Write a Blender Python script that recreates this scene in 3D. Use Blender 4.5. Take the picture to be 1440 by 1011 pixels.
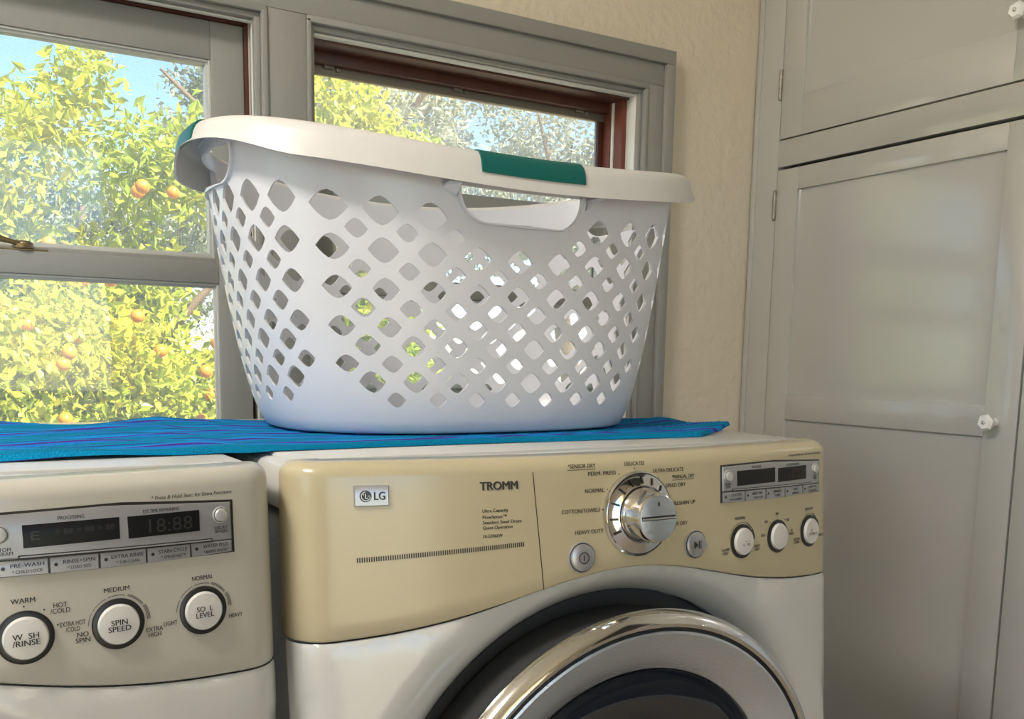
import bpy, bmesh, math, random
import numpy as np
from mathutils import Vector, Matrix
from mathutils.geometry import delaunay_2d_cdt

S = bpy.context.scene
for o in list(bpy.data.objects):
    bpy.data.objects.remove(o)
COL = S.collection
PI = math.pi
random.seed(7)

# ------------------------------------------------------------------ camera
def make_camera():
    yaw, pit, rol = math.radians(30.4526), math.radians(-7.9565), math.radians(0.958)
    fw = Vector((math.sin(yaw)*math.cos(pit), math.cos(yaw)*math.cos(pit), math.sin(pit)))
    rt = Vector((math.cos(yaw), -math.sin(yaw), 0))
    up = rt.cross(fw)
    r2 = math.cos(rol)*rt + math.sin(rol)*up
    u2 = -math.sin(rol)*rt + math.cos(rol)*up
    m = Matrix((( r2.x, u2.x, -fw.x, -0.25287), (r2.y, u2.y, -fw.y, -0.79316), (r2.z, u2.z, -fw.z, 1.07080), (0, 0, 0, 1)))
    cd = bpy.data.cameras.new('camera')
    cd.sensor_fit = 'HORIZONTAL'; cd.sensor_width = 36
    cd.lens = 1333.2*36/1440
    cd.shift_x = (720-713.06)/1440; cd.shift_y = (687.6-505.5)/1440
    cd.clip_start = .02; cd.clip_end = 300
    o = bpy.data.objects.new('camera', cd); COL.objects.link(o); o.matrix_world = m
    S.camera = o
make_camera()

# ------------------------------------------------------------------ world, sun, exposure
S.view_settings.view_transform = 'Standard'; S.view_settings.look = 'None'
S.view_settings.gamma = 1; S.view_settings.use_curve_mapping = False
S.view_settings.exposure = 1.25
wd = bpy.data.worlds.new('sky'); S.world = wd; wd.use_nodes = True
nt = wd.node_tree; nt.nodes.clear()
sk = nt.nodes.new('ShaderNodeTexSky'); sk.sky_type = 'NISHITA'; sk.sun_disc = False
sk.sun_elevation = math.radians(48); sk.sun_rotation = math.radians(165); sk.air_density = .9; sk.dust_density = 0; sk.ozone_density = 4.0
bg = nt.nodes.new('ShaderNodeBackground'); bg.inputs['Strength'].default_value = .19
ow = nt.nodes.new('ShaderNodeOutputWorld')
nt.links.new(sk.outputs[0], bg.inputs[0]); nt.links.new(bg.outputs[0], ow.inputs[0])
sd = bpy.data.lights.new('sun', 'SUN'); sd.energy = 10.5; sd.angle = math.radians(.6); sd.color = (1, .93, .78)
sun = bpy.data.objects.new('sun', sd); COL.objects.link(sun)
sun.rotation_euler = Vector((-.30, .62, -.72)).to_track_quat('-Z', 'Y').to_euler()

# ------------------------------------------------------------------ materials
def mat(name, col, rough=.5, metal=0, spec=.5, bump=None, var=None, coat=0, trans=0):
    m = bpy.data.materials.new(name); m.use_nodes = True
    n = m.node_tree.nodes; l = m.node_tree.links
    p = n['Principled BSDF']
    p.inputs['Base Color'].default_value = (*col, 1)
    p.inputs['Roughness'].default_value = rough; p.inputs['Metallic'].default_value = metal
    p.inputs['Specular IOR Level'].default_value = spec
    if coat: p.inputs['Coat Weight'].default_value = coat; p.inputs['Coat Roughness'].default_value = .08 if rough < .24 else .11
    tc = n.new('ShaderNodeTexCoord')
    if var:                                    # (scale, amount[, stretch xyz])
        mp = n.new('ShaderNodeMapping'); l.new(tc.outputs['Object'], mp.inputs[0])
        if len(var) > 2: mp.inputs['Scale'].default_value = var[2]
        nz = n.new('ShaderNodeTexNoise'); nz.inputs['Scale'].default_value = var[0]; nz.inputs['Detail'].default_value = 5
        l.new(mp.outputs[0], nz.inputs['Vector'])
        mx = n.new('ShaderNodeMix'); mx.data_type = 'RGBA'
        mx.inputs[6].default_value = (*[c*(1-var[1]) for c in col], 1); mx.inputs[7].default_value = (*[min(1, c*(1+var[1])) for c in col], 1)
        l.new(nz.outputs['Fac'], mx.inputs[0]); l.new(mx.outputs[2], p.inputs['Base Color'])
    if bump:                                   # (scale, strength[, stretch])
        mp = n.new('ShaderNodeMapping'); l.new(tc.outputs['Object'], mp.inputs[0])
        if len(bump) > 2: mp.inputs['Scale'].default_value = bump[2]
        nz = n.new('ShaderNodeTexNoise'); nz.inputs['Scale'].default_value = bump[0]; nz.inputs['Detail'].default_value = 4
        l.new(mp.outputs[0], nz.inputs['Vector'])
        b = n.new('ShaderNodeBump'); b.inputs['Strength'].default_value = bump[1]; b.inputs['Distance'].default_value = .004
        l.new(nz.outputs['Fac'], b.inputs['Height']); l.new(b.outputs[0], p.inputs['Normal'])
    if trans:                                  # thin translucent plastic / leaf
        t = n.new('ShaderNodeBsdfTranslucent'); t.inputs[0].default_value = (*col, 1)
        ms = n.new('ShaderNodeMixShader'); ms.inputs[0].default_value = trans
        l.new(p.outputs[0], ms.inputs[1]); l.new(t.outputs[0], ms.inputs[2])
        l.new(ms.outputs[0], n['Material Output'].inputs[0])
        for k in ('bc',):
            src = p.inputs['Base Color'].links
            if src: l.new(src[0].from_socket, t.inputs[0])
    return m

def glass_mat():
    m = bpy.data.materials.new('window_glass'); m.use_nodes = True
    n = m.node_tree.nodes; l = m.node_tree.links; n.remove(n['Principled BSDF'])
    t = n.new('ShaderNodeBsdfTransparent'); t.inputs[0].default_value = (.95, .97, .96, 1)
    g = n.new('ShaderNodeBsdfGlossy'); g.inputs['Roughness'].default_value = .02
    f = n.new('ShaderNodeFresnel'); # thin pane: the far face must reflect like the near one, so its IOR is inverted back
    ge = n.new('ShaderNodeNewGeometry'); mi = n.new('ShaderNodeMix'); mi.inputs[2].default_value = 1.4; mi.inputs[3].default_value = 1/1.4
    l.new(ge.outputs['Backfacing'], mi.inputs[0]); l.new(mi.outputs[0], f.inputs[0])
    x = n.new('ShaderNodeMixShader'); l.new(f.outputs[0], x.inputs[0]); l.new(t.outputs[0], x.inputs[1]); l.new(g.outputs[0], x.inputs[2])
    l.new(x.outputs[0], n['Material Output'].inputs[0]); return m

def screen_mat():
    m = bpy.data.materials.new('insect_screen'); m.use_nodes = True
    n = m.node_tree.nodes; l = m.node_tree.links; n.remove(n['Principled BSDF'])
    tc = n.new('ShaderNodeTexCoord'); sx = n.new('ShaderNodeSeparateXYZ'); l.new(tc.outputs['Object'], sx.inputs[0])
    def wire(sock):
        a = n.new('ShaderNodeMath'); a.operation = 'MULTIPLY'; a.inputs[1].default_value = 1/.0016; l.new(sock, a.inputs[0])
        f = n.new('ShaderNodeMath'); f.operation = 'FRACT'; l.new(a.outputs[0], f.inputs[0])
        g = n.new('ShaderNodeMath'); g.operation = 'LESS_THAN'; g.inputs[1].default_value = .18; l.new(f.outputs[0], g.inputs[0]); return g
    a, b = wire(sx.outputs[0]), wire(sx.outputs[2])
    mx = n.new('ShaderNodeMath'); mx.operation = 'MAXIMUM'; l.new(a.outputs[0], mx.inputs[0]); l.new(b.outputs[0], mx.inputs[1])
    t = n.new('ShaderNodeBsdfTransparent'); d = n.new('ShaderNodeBsdfTranslucent'); d.inputs[0].default_value = (.65, .65, .63, 1)
    x = n.new('ShaderNodeMixShader'); l.new(mx.outputs[0], x.inputs[0]); l.new(t.outputs[0], x.inputs[1]); l.new(d.outputs[0], x.inputs[2])
    l.new(x.outputs[0], n['Material Output'].inputs[0]); return m

M = {}
M['wall'] = mat('wall_paint', (.68, .605, .49), .75, bump=(55, .9), var=(3, .05))
M['gray'] = mat('grey_gloss_paint', (.285, .285, .265), .42, bump=(18, .12, (6, 6, 1)), var=(4, .04))
M['cup'] = mat('cupboard_satin_paint', (.45, .445, .42), .30, spec=.9, coat=1, bump=(10, .05, (4, 8, 1)), var=(5, .03))
M['jamb'] = mat('pale_jamb_paint', (.74, .74, .70), .5)
M['bead'] = mat('pale_glazing_bead', (.52, .53, .50), .4)
M['brown'] = mat('dark_brown_wood', (.075, .022, .012), .45, var=(30, .5, (1, 1, .15)), bump=(40, .3))
M['reddish'] = mat('red_brown_wood', (.16, .045, .025), .45, var=(40, .45, (1, 1, .15)), bump=(40, .3))
M['alu'] = mat('screen_frame_metal', (.20, .18, .15), .5, .4)
M['dark'] = mat('black_gap', (.012, .012, .012), .6)
M['glass'] = glass_mat(); M['screen'] = screen_mat()
M['brass'] = mat('old_brass', (.30, .23, .13), .4, .9, var=(60, .4))
M['hinge'] = mat('painted_hinge', (.34, .30, .24), .4, .5, var=(80, .5))
M['knobw'] = mat('milk_glass', (.86, .86, .84), .12, coat=.5)
M['cream'] = mat('yellowed_plastic', (.50, .435, .285), .18, var=(2.5, .05))
M['ivory'] = mat('ivory_plastic', (.51, .485, .42), .17, var=(2.5, .04))
M['enam'] = mat('white_enamel', (.60, .60, .565), .2, coat=.25)
M['enamside'] = mat('white_enamel_side', (.62, .63, .63), .25)
M['silver'] = mat('silver_plastic', (.37, .37, .38), .32, .45, var=(300, .05))
M['silver2'] = mat('silver_button', (.42, .42, .43), .3, .5)
M['silver3'] = mat('pale_silver_key', (.55, .55, .54), .3, .3)
M['wbtn'] = mat('white_button', (.66, .65, .61), .3)
M['blk'] = mat('display_black', (.006, .006, .007), .32, spec=.3)
M['seg'] = mat('display_segments', (.022, .021, .02), .4)
M['segr'] = mat('display_segments_red', (.032, .012, .012), .4)
M['ink'] = mat('printed_ink', (.035, .033, .03), .5)
M['ring'] = mat('black_ring', (.02, .018, .016), .35)
M['chrome'] = mat('chrome', (.72, .72, .72), .09, 1)
M['chromeb'] = mat('brushed_chrome', (.70, .77, .86), .30, 1, bump=(120, .25, (1, 1, 8)))
M['smoke'] = mat('door_glass', (.010, .016, .026), .06, coat=.6)
M['recess_shade'] = mat('painted_recess_shade', (.05, .05, .05), .5)  # near-black colour stands in for the shade around the door
M['basket'] = mat('white_basket_plastic', (.80, .81, .86), .27, trans=.16, bump=(60, .03))
M['rim'] = mat('scuffed_rim_plastic', (.74, .72, .70), .36, trans=.10, var=(25, .07))
M['teal'] = mat('teal_grip', (.0, .115, .10), .42)
M['floor'] = mat('floor_vinyl', (.42, .36, .29), .45, var=(6, .1))
M['ceil'] = mat('ceiling_paint', (.74, .72, .66), .8)
M['lampm'] = mat('fill_lamp_metal', (.7, .7, .68), .3, 1)
M['bark'] = mat('bark', (.16, .10, .07), .9, var=(20, .4), bump=(30, .6))
M['orange'] = mat('orange_peel', (.80, .24, .01), .45, bump=(300, .1))
M['ground'] = mat('dry_ground', (.42, .36, .24), .95, var=(3, .3))

def towel_mat():
    m = mat('striped_towel', (.005, .27, .52), .95, bump=(500, .6))
    n = m.node_tree.nodes; l = m.node_tree.links; p = n['Principled BSDF']
    tc = n.new('ShaderNodeTexCoord'); sx = n.new('ShaderNodeSeparateXYZ'); l.new(tc.outputs['Object'], sx.inputs[0])
    mu = n.new('ShaderNodeMath'); mu.operation = 'MULTIPLY'; mu.inputs[1].default_value = 1/.058; l.new(sx.outputs[1], mu.inputs[0])
    fr = n.new('ShaderNodeMath'); fr.operation = 'FRACT'; l.new(mu.outputs[0], fr.inputs[0])
    r = n.new('ShaderNodeValToRGB'); r.color_ramp.interpolation = 'CONSTANT'; l.new(fr.outputs[0], r.inputs[0])
    e = r.color_ramp.elements
    e[0].position = 0; e[0].color = (.002, .20, .38, 1)
    e[1].position = .30; e[1].color = (.012, .19, .60, 1)
    for pos, c in ((.46, (.07, .035, .28, 1)), (.60, (.006, .26, .64, 1)), (.78, (.002, .18, .46, 1)), (.86, (.03, .03, .20, 1)), (.91, (.002, .23, .46, 1))):
        k = e.new(pos); k.color = c
    l.new(r.outputs[0], p.inputs['Base Color'])
    p.inputs['Specular IOR Level'].default_value = .1
    return m
M['towel'] = towel_mat()

def leaf_mat(name, c1, c2, c3, tr=.45):
    m = bpy.data.materials.new(name); m.use_nodes = True
    n = m.node_tree.nodes; l = m.node_tree.links; p = n['Principled BSDF']
    at = n.new('ShaderNodeAttribute'); at.attribute_name = 'tone'
    r = n.new('ShaderNodeValToRGB'); l.new(at.outputs['Fac'], r.inputs[0])
    e = r.color_ramp.elements; e[0].color = (*c1, 1); e[1].color = (*c3, 1); k = e.new(.5); k.color = (*c2, 1)
    l.new(r.outputs[0], p.inputs['Base Color']); p.inputs['Roughness'].default_value = .4
    t = n.new('ShaderNodeBsdfTranslucent'); l.new(r.outputs[0], t.inputs[0])
    x = n.new('ShaderNodeMixShader'); x.inputs[0].default_value = tr
    l.new(p.outputs[0], x.inputs[1]); l.new(t.outputs[0], x.inputs[2]); l.new(x.outputs[0], n['Material Output'].inputs[0])
    return m
M['leafy'] = leaf_mat('citrus_leaves', (.22, .33, .03), (.50, .54, .05), (.88, .68, .05))
M['leafg'] = leaf_mat('grey_green_leaves', (.16, .18, .12), (.30, .32, .22), (.50, .50, .36), .3)

# ------------------------------------------------------------------ helpers
def link(name, me, m, parent=None, smooth=None):
    o = bpy.data.objects.new(name, me); COL.objects.link(o)
    if m is not None: me.materials.append(m)
    if smooth is not None:
        me.polygons.foreach_set('use_smooth', [True]*len(me.polygons)); me.set_sharp_from_angle(angle=math.radians(smooth))
    if parent is not None: o.parent = parent
    return o
def from_bm(name, bm, m, parent=None, smooth=None):
    me = bpy.data.meshes.new(name); bmesh.ops.recalc_face_normals(bm, faces=bm.faces); bm.to_mesh(me); bm.free()
    return link(name, me, m, parent, smooth)
def from_data(name, v, f, m, parent=None, smooth=None, recalc=False):
    if recalc:
        bm = bmesh.new(); vs = [bm.verts.new(p) for p in v]
        for q in f:
            try: bm.faces.new([vs[i] for i in q])
            except ValueError: pass
        return from_bm(name, bm, m, parent, smooth)
    me = bpy.data.meshes.new(name); me.from_pydata(v, [], f); me.update()
    return link(name, me, m, parent, smooth)
def root(name, loc, label, cat, group=None):
    o = bpy.data.objects.new(name, None); COL.objects.link(o); o.location = loc; o.empty_display_size = .1
    o['label'] = label; o['category'] = cat
    if group: o['group'] = group
    ROOTS[o.name] = Vector(loc)
    return o
ROOTS = {}
def settle(rt):
    """children are modelled in world coordinates; shift them into the root's frame"""
    bpy.context.view_layer.update()
    inv = Matrix.Translation(rt.location).inverted()
    for c in rt.children:
        c.matrix_parent_inverse = inv
def struct(o, label):
    o['kind'] = 'structure'; o['label'] = label; return o
def box(bm, x0, x1, y0, y1, z0, z1, bev=0):
    g = bmesh.ops.create_cube(bm, size=1)
    for v in g['verts']:
        v.co = ((x0+x1)/2+v.co.x*(x1-x0), (y0+y1)/2+v.co.y*(y1-y0), (z0+z1)/2+v.co.z*(z1-z0))
    if bev:
        es = list({e for v in g['verts'] for e in v.link_edges})
        bmesh.ops.bevel(bm, geom=es, offset=bev, segments=2, affect='EDGES', profile=.5)
def boxes(name, lst, m, parent=None, bev=0, smooth=None):
    bm = bmesh.new()
    for b in lst: box(bm, *b, bev=bev)
    return from_bm(name, bm, m, parent, smooth if smooth is not None else (35 if bev else None))
def tube(bm, pts, radii, seg=10):
    rings = []
    for i, p in enumerate(pts):
        p = Vector(p); a = Vector(pts[max(0, i-1)]); b = Vector(pts[min(len(pts)-1, i+1)])
        q = (b-a).normalized().to_track_quat('Z', 'Y')
        rings.append([bm.verts.new(p + q @ Vector((math.cos(2*PI*k/seg)*radii[i], math.sin(2*PI*k/seg)*radii[i], 0))) for k in range(seg)])
    for r, s in zip(rings, rings[1:]):
        for k in range(seg): bm.faces.new((r[k], r[(k+1) % seg], s[(k+1) % seg], s[k]))
    bm.faces.new(rings[0][::-1]); bm.faces.new(rings[-1])

# ------------------------------------------------------------------ room shell
YW = .78; XC = 1.2728
LX0, LX1 = -.52, .190          # left window opening
RX0, RX1 = .285, .948          # right window opening
ZB, ZT = .90, 1.590
def quad_wall(name, lst, m, label): return struct(boxes(name, lst, m), label)
quad_wall('wall_back', [(-2.2, LX0, YW, .90, 0, 2.5), (LX1, RX0, YW, .90, 0, 2.5), (RX1, 1.9, YW, .90, 0, 2.5),
    (LX0, LX1, YW, .90, 0, ZB), (LX0, LX1, YW, .90, ZT, 2.5), (RX0, RX1, YW, .90, 0, ZB), (RX0, RX1, YW, .90, ZT, 2.5)], M['wall'], 'beige textured plaster wall around the two windows')
quad_wall('wall_left', [(-2.32, -2.2, -2.6, .9, 0, .8), (-2.32, -2.2, -2.6, .9, 2.15, 2.5), (-2.32, -2.2, -2.6, -1.75, .8, 2.15), (-2.32, -2.2, .1, .9, .8, 2.15)], M['wall'], 'beige side wall with a wide window opening')
quad_wall('wall_front', [(-2.2, -.55, -2.72, -2.6, 0, 2.5), (.45, 1.9, -2.72, -2.6, 0, 2.5), (-.55, .45, -2.72, -2.6, 2.2, 2.5)], M['wall'], 'beige unseen wall with a doorway opened to let soft light onto the machines')  # unseen doorway, opened and sized for soft frontal light
quad_wall('wall_right', [(1.78, 1.9, -2.6, YW, 0, 2.5)], M['wall'], 'beige wall behind the built-in cupboard')
quad_wall('floor', [(-2.32, 1.9, -2.72, .9, -.1, 0)], M['floor'], 'tan vinyl floor')
quad_wall('ceiling', [(-2.5, 2.1, -5.2, 1.1, 2.5, 2.62)], M['ceil'], 'off white ceiling, extended outside as an unseen sun block over the doorway')  # overhang added out of view to keep direct sun off the doorway
# side window in the left wall
w3 = bpy.data.objects.new('window_3', None); COL.objects.link(w3); struct(w3, 'wide grey framed window in the side wall')
boxes('window_frame', [(-2.3, -2.22, -1.75, -1.69, .8, 2.15), (-2.3, -2.22, .04, .1, .8, 2.15), (-2.3, -2.22, -1.69, .04, .8, .86), (-2.3, -2.22, -1.69, .04, 2.09, 2.15), (-2.29, -2.23, -.85, -.80, .86, 2.09)], M['gray'], w3)
for a, b in ((-1.69, -.85), (-.80, .04)): boxes('pane', [(-2.262, -2.258, a, b, .86, 2.09)], M['glass'], w3)

# ------------------------------------------------------------------ window casings (trim)
YC = .758
def trim(n, lst, label, m=None): return struct(boxes('trim_%d' % n, lst, m or M['gray'], bev=.0018), label)
ZC = 1.6745
trim(1, [(.2085, .2725, YC, YW, .93, 1.6066), (.1895, .1990, YC+.004, YW+.012, .93, 1.590), (.1990, .2085, YC-.004, YW, .93, 1.600),
         (.2725, .2800, YC-.003, YW, .93, 1.602), (.2800, .2880, YC+.007, YW+.01, .93, 1.592)], 'grey painted post with beaded edges between the two windows')
trim(2, [(.966, 1.006, YC, YW, .93, 1.6065), (1.006, 1.0284, YC-.008, YW, .93, 1.648), (.950, .958, YC+.008, YW+.01, .93, 1.588), (.958, .966, YC-.003, YW, .93, 1.596)], 'grey painted stepped casing down the outer side of the window behind the basket')
trim(3, [(-.62, 1.006, YC, YW, 1.6065, 1.648), (-.62, 1.0284, YC-.008, YW, 1.648, ZC), (.2725, .966, YC-.003, YW, 1.596, 1.6065), (.280, .958, YC+.008, YW+.01, 1.588, 1.596),
         (-.62, .2085, YC-.003, YW, 1.597, 1.6065), (-.62, .1990, YC+.006, YW+.01, 1.588, 1.597)], 'grey painted head casing across the top of both windows')
trim(4, [(-.60, -.52, YC, YW, .93, 1.6065)], 'grey painted casing on the far side of the latched window')
trim(5, [(-.66, 1.06, .742, .80, .925, .950)], 'pale window stool behind the machines', M['bead'])
# pale jamb linings
trim(6, [(RX1-.0005, RX1+.003, YC+.016, .802, ZB, ZT), (RX0, RX1, YC+.018, .792, 1.5835, 1.588), (LX0, LX1, YC+.018, .786, 1.5845, 1.588), (LX1-.001, LX1+.003, YC+.016, .785, ZB, ZT)], 'pale painted jamb edges lining the window openings', M['jamb'])

# ------------------------------------------------------------------ windows
def sash(par, x0, x1, z0, z1, y0, y1, st, rt, rb, bead=True):
    fr = boxes('sash', [(x0, x0+st, y0, y1, z0, z1), (x1-st, x1, y0, y1, z0, z1), (x0+st, x1-st, y0, y1, z1-rt, z1), (x0+st, x1-st, y0, y1, z0, z0+rb)], M['gray'], par, bev=.0015)
    a, b, c, d = x0+st, x1-st, z0+rb, z1-rt
    if bead:
        for k, (w, yy) in enumerate(((.0035, .003), (.0075, .007))):
            boxes('glazing_bead', [(a, a+w, y0+yy, y1-.004, c, d), (b-w, b, y0+yy, y1-.004, c, d), (a+w, b-w, y0+yy, y1-.004, d-w, d), (a+w, b-w, y0+yy, y1-.004, c, c+w)], M['bead'], fr, bev=.0008)
    ym = (y0+y1)/2
    boxes('pane', [(a, b, ym+.004, ym+.0065, c, d)], M['glass'], fr)
    return fr
w1 = bpy.data.objects.new('window_1', None); COL.objects.link(w1); struct(w1, 'double hung window with grey sashes and a latch, orange tree behind it')
sash(w1, LX0, .1835, 1.190, 1.5845, .805, .833, .052, .058, .030)
lo = sash(w1, LX0, .1825, ZB, 1.2125, .785, .804, .051, .0335, .05)
boxes('brown_track', [(.1835, LX1+.002, .800, .895, ZB, ZT), (LX0, .1835, .800, .895, 1.585, ZT+.002)], M['brown'], w1)
boxes('screen_frame', [(LX0, LX0+.03, .862, .875, ZB, 1.585), (.158, .1835, .862, .875, ZB, 1.585), (LX0, .1835, .862, .875, 1.558, 1.585)], M['alu'], w1)
boxes('insect_screen', [(LX0+.03, .158, .868, .8684, ZB, 1.558)], M['screen'], w1)
# latch
bm = bmesh.new()
box(bm, -.185, -.115, .787, .803, 1.2125, 1.2155, .001)
bmesh.ops.create_cone(bm, cap_ends=True, segments=20, radius1=.017, radius2=.013, depth=.006, matrix=Matrix.Translation((-.148, .795, 1.2185)))
bmesh.ops.create_uvsphere(bm, u_segments=16, v_segments=8, radius=.009, matrix=Matrix.Translation((-.146, .794, 1.2225)) @ Matrix.Diagonal((1.3, 1, .55, 1)))
tube(bm, [(-.146, .792, 1.2225), (-.160, .788, 1.2235), (-.176, .783, 1.2265), (-.188, .780, 1.2285)], [.0045, .0035, .0045, .006], 10)
lt = from_bm('latch', bm, M['brass'], w1, 40); lt['label'] = 'old brass sash latch on the meeting rail'

w2 = bpy.data.objects.new('window_2', None); COL.objects.link(w2); struct(w2, 'window behind the basket with its upper sash lowered and brown frame showing')
sash(w2, RX0, RX1, ZB, 1.2035, .785, .804, .051, .030, .05)
sash(w2, RX0+.001, RX1-.001, .98, 1.366, .805, .830, .045, .055, .03)
boxes('brown_track', [(RX1-.010, RX1+.0005, .802, .835, 1.366, ZT), (RX1-.016, RX1, .8355, .858, ZB, ZT), (RX0, RX0+.006, .802, .86, 1.366, ZT)], M['reddish'], w2, bev=.001)
boxes('parting_bead', [(RX1-.013, RX1-.0095, .829, .8352, 1.366, ZT-.002)], M['jamb'], w2)
boxes('brown_head', [(RX0, RX1, .793, .895, 1.580, ZT+.004), (RX0, RX1, .838, .895, 1.562, 1.582)], M['brown'], w2, bev=.001)
boxes('screen_frame', [(RX1-.028, RX1-.014, .859, .872, ZB, 1.58), (RX0, RX0+.014, .859, .872, ZB, 1.58)], M['brown'], w2, bev=.001)
boxes('screen_top_rail', [(RX0, RX1-.014, .856, .872, 1.548, 1.566)], M['alu'], w2, bev=.002)
for x in (.335, .585, .86): boxes('screen_clip', [(x, x+.018, .850, .858, 1.557, 1.566), (x+.022, x+.030, .850, .858, 1.555, 1.561)], M['alu'], w2, bev=.001)
boxes('insect_screen', [(RX0+.014, RX1-.028, .865, .8654, ZB, 1.55)], M['screen'], w2)

# ------------------------------------------------------------------ built-in cupboard
cup = root('built_in_cupboard', (1.5, -.5, 0), 'floor to ceiling grey painted built-in cupboard beside the dryer', 'cupboard')
YE = -2.55
boxes('carcass', [(1.31, 1.77, YE, YW-.001, .001, 2.499)], M['dark'], cup)
FD = .022
def yb(a, b, z0, z1, d0=0, d1=FD): return (XC+d0, XC+d1, a, b, z0, z1)
boxes('face_frame', [yb(.7045, YW-.001, .001, 2.499, 0, .037), yb(YE, .7045, 1.4715, 1.5255, 0, .037), yb(YE, .7045, 2.40, 2.499, 0, .037), yb(YE, .7045, .001, .09, 0, .037),
                     yb(.7625, .7745, .001, 2.499, -.0035, .002)], M['cup'], cup, bev=.0012)
DL = [(.1375, .7030), (-.435, .1335), (-1.0, -.439)]
def door(y0, y1, z0, z1, rails, knobpos, hin, st=.058):
    # hinge side is y1 (towards the window wall)
    fr = [yb(y1-.056, y1, z0, z1), yb(y0, y0+st, z0, z1)]
    for a, b in rails: fr.append(yb(y0+st, y1-.056, a, b))
    d = boxes('door', fr, M['cup'], cup, bev=.0010)
    rs = sorted(rails)
    for (a, b), (c, e) in zip(rs, rs[1:]):
        boxes('door_panel', [yb(y0+st, y1-.056, b, c, .0065, .018)], M['cup'], d)
    ky, kz = knobpos
    bm = bmesh.new()
    for r0, r1, x0, x1 in ((.0075, .0075, 0, .010), (.009, .0150, .010, .026), (.0150, .0110, .026, .031)):
        bmesh.ops.create_cone(bm, cap_ends=True, segments=6, radius1=r0, radius2=r1, depth=x1-x0, matrix=Matrix.Translation((XC-(x0+x1)/2, ky, kz)) @ Matrix.Rotation(-PI/2, 4, 'Y') @ Matrix.Rotation(.26, 4, 'Z'))
    kb = from_bm('knob', bm, M['knobw'], d); kb['label'] = 'white faceted glass knob'
    bm = bmesh.new(); bmesh.ops.create_uvsphere(bm, u_segments=12, v_segments=8, radius=.0035, matrix=Matrix.Translation((XC-.031, ky, kz)))
    from_bm('knob_screw', bm, M['chrome'], d, 60)
    for hz in hin:
        bm = bmesh.new(); yy = y1+.0035
        for k in range(3):
            tube(bm, [(XC-.0015, yy, hz-.026+k*.0175), (XC-.0015, yy, hz-.026+k*.0175+.0168)], [.0042, .0042], 10)
        for zz in (-.028, .028): bmesh.ops.create_uvsphere(bm, u_segments=10, v_segments=6, radius=.0038, matrix=Matrix.Translation((XC-.0015, yy, hz+zz)))
        from_bm('hinge', bm, M['hinge'], d, 50)
    return d
for y0, y1 in DL:
    door(y0, y1, .095, 1.4655, [(.095, .18), (.9485, 1.0008), (1.4215, 1.4655)], (y0+.0385, .974), (1.395, .25))
    door(y0, y1, 1.5285, 2.395, [(1.5285, 1.608), (2.32, 2.395)], (y0+.046, 1.630), (1.638, 2.28))
settle(cup)

# ------------------------------------------------------------------ laundry machines
WM = .686; BOW = .045; TILT = .0126
class Machine:
    def __init__(s, x0, zb, yback=.60):
        s.x0 = x0; s.xc = x0+WM/2; s.zb = zb; s.yback = yback
    def yf(s, x, z):
        d = (x-s.xc)/(WM/2)
        return -BOW*(1-d*d) + TILT*max(-1.25, (z-.811)/.164)
    def plan(s, n=60):
        """x samples from left edge to right edge with rounded corners: (x, y extra)"""
        r = .030; out = []
        for k in range(9):
            a = PI/2*k/8; out.append((r-r*math.cos(a), r-r*math.sin(a)))
        m = n
        for k in range(1, m): out.append((r+(WM-2*r)*k/m, 0))
        for k in range(9):
            a = PI/2*(1-k/8); out.append((WM-r+r*math.cos(a), r-r*math.sin(a)))
        return [(s.x0+x, e) for x, e in out]
    def P(s, x, z, d=0): return (x, s.yf(x, z)-d, z)

def grid_mesh(name, rows, m, parent, smooth=40):
    v = [p for r in rows for p in r]; n = len(rows[0]); f = []
    for j in range(len(rows)-1):
        for i in range(n-1): f.append((j*n+i, j*n+i+1, (j+1)*n+i+1, (j+1)*n+i))
    return from_data(name, v, f, m, parent, smooth, recalc=True)

def control_panel(mc, m, par):
    pl = mc.plan(); zt = .975; R = .014
    base = [(x, e) for x, e in pl]
    # plan normals (in xy) for the fillet
    def planpt(i, z):
        x, e = base[i]; return Vector((x, mc.yf(x, z)+e))
    nrm = []
    for i in range(len(base)):
        a = planpt(max(0, i-1), .9); b = planpt(min(len(base)-1, i+1), .9); t = (b-a).normalized(); nrm.append(Vector((t.y, -t.x)))
    nrm[0] = Vector((-1, 0)); nrm[-1] = Vector((1, 0))
    rows = []
    N = len(base)
    def row(zf, inset):
        r = []
        for i in range(N):
            z = zf(base[i][0]); p = planpt(i, z) - nrm[i]*inset; r.append((p.x, p.y, z))
        # side returns
        z0 = r[0][2]
        L = (mc.x0+inset, .045, z0); Rr = (mc.x0+WM-inset, .045, r[-1][2])
        return [L]+r+[Rr]
    rows.append(row(lambda x: mc.zb(x), .004))
    rows.append(row(lambda x: mc.zb(x)+.0010, .0010))
    rows.append(row(lambda x: mc.zb(x)+.0030, 0))
    for k in range(1, 9):
        rows.append(row(lambda x, k=k: mc.zb(x)+.003+(zt-R-mc.zb(x)-.003)*k/8, 0))
    for k in range(1, 8):
        a = PI/2*k/7; rows.append(row(lambda x, a=a: zt-R+R*math.sin(a), R*(1-math.cos(a))))
    rows.append(row(lambda x: zt, R+.022)); rows.append(row(lambda x: zt-.0035, R+.0255)); rows.append(row(lambda x: zt-.010, R+.0255))
    return grid_mesh('control_panel', rows, m, par, 50)

def loft_rows(par, name, m, pts, yaxis, smooth=40): pass

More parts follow.
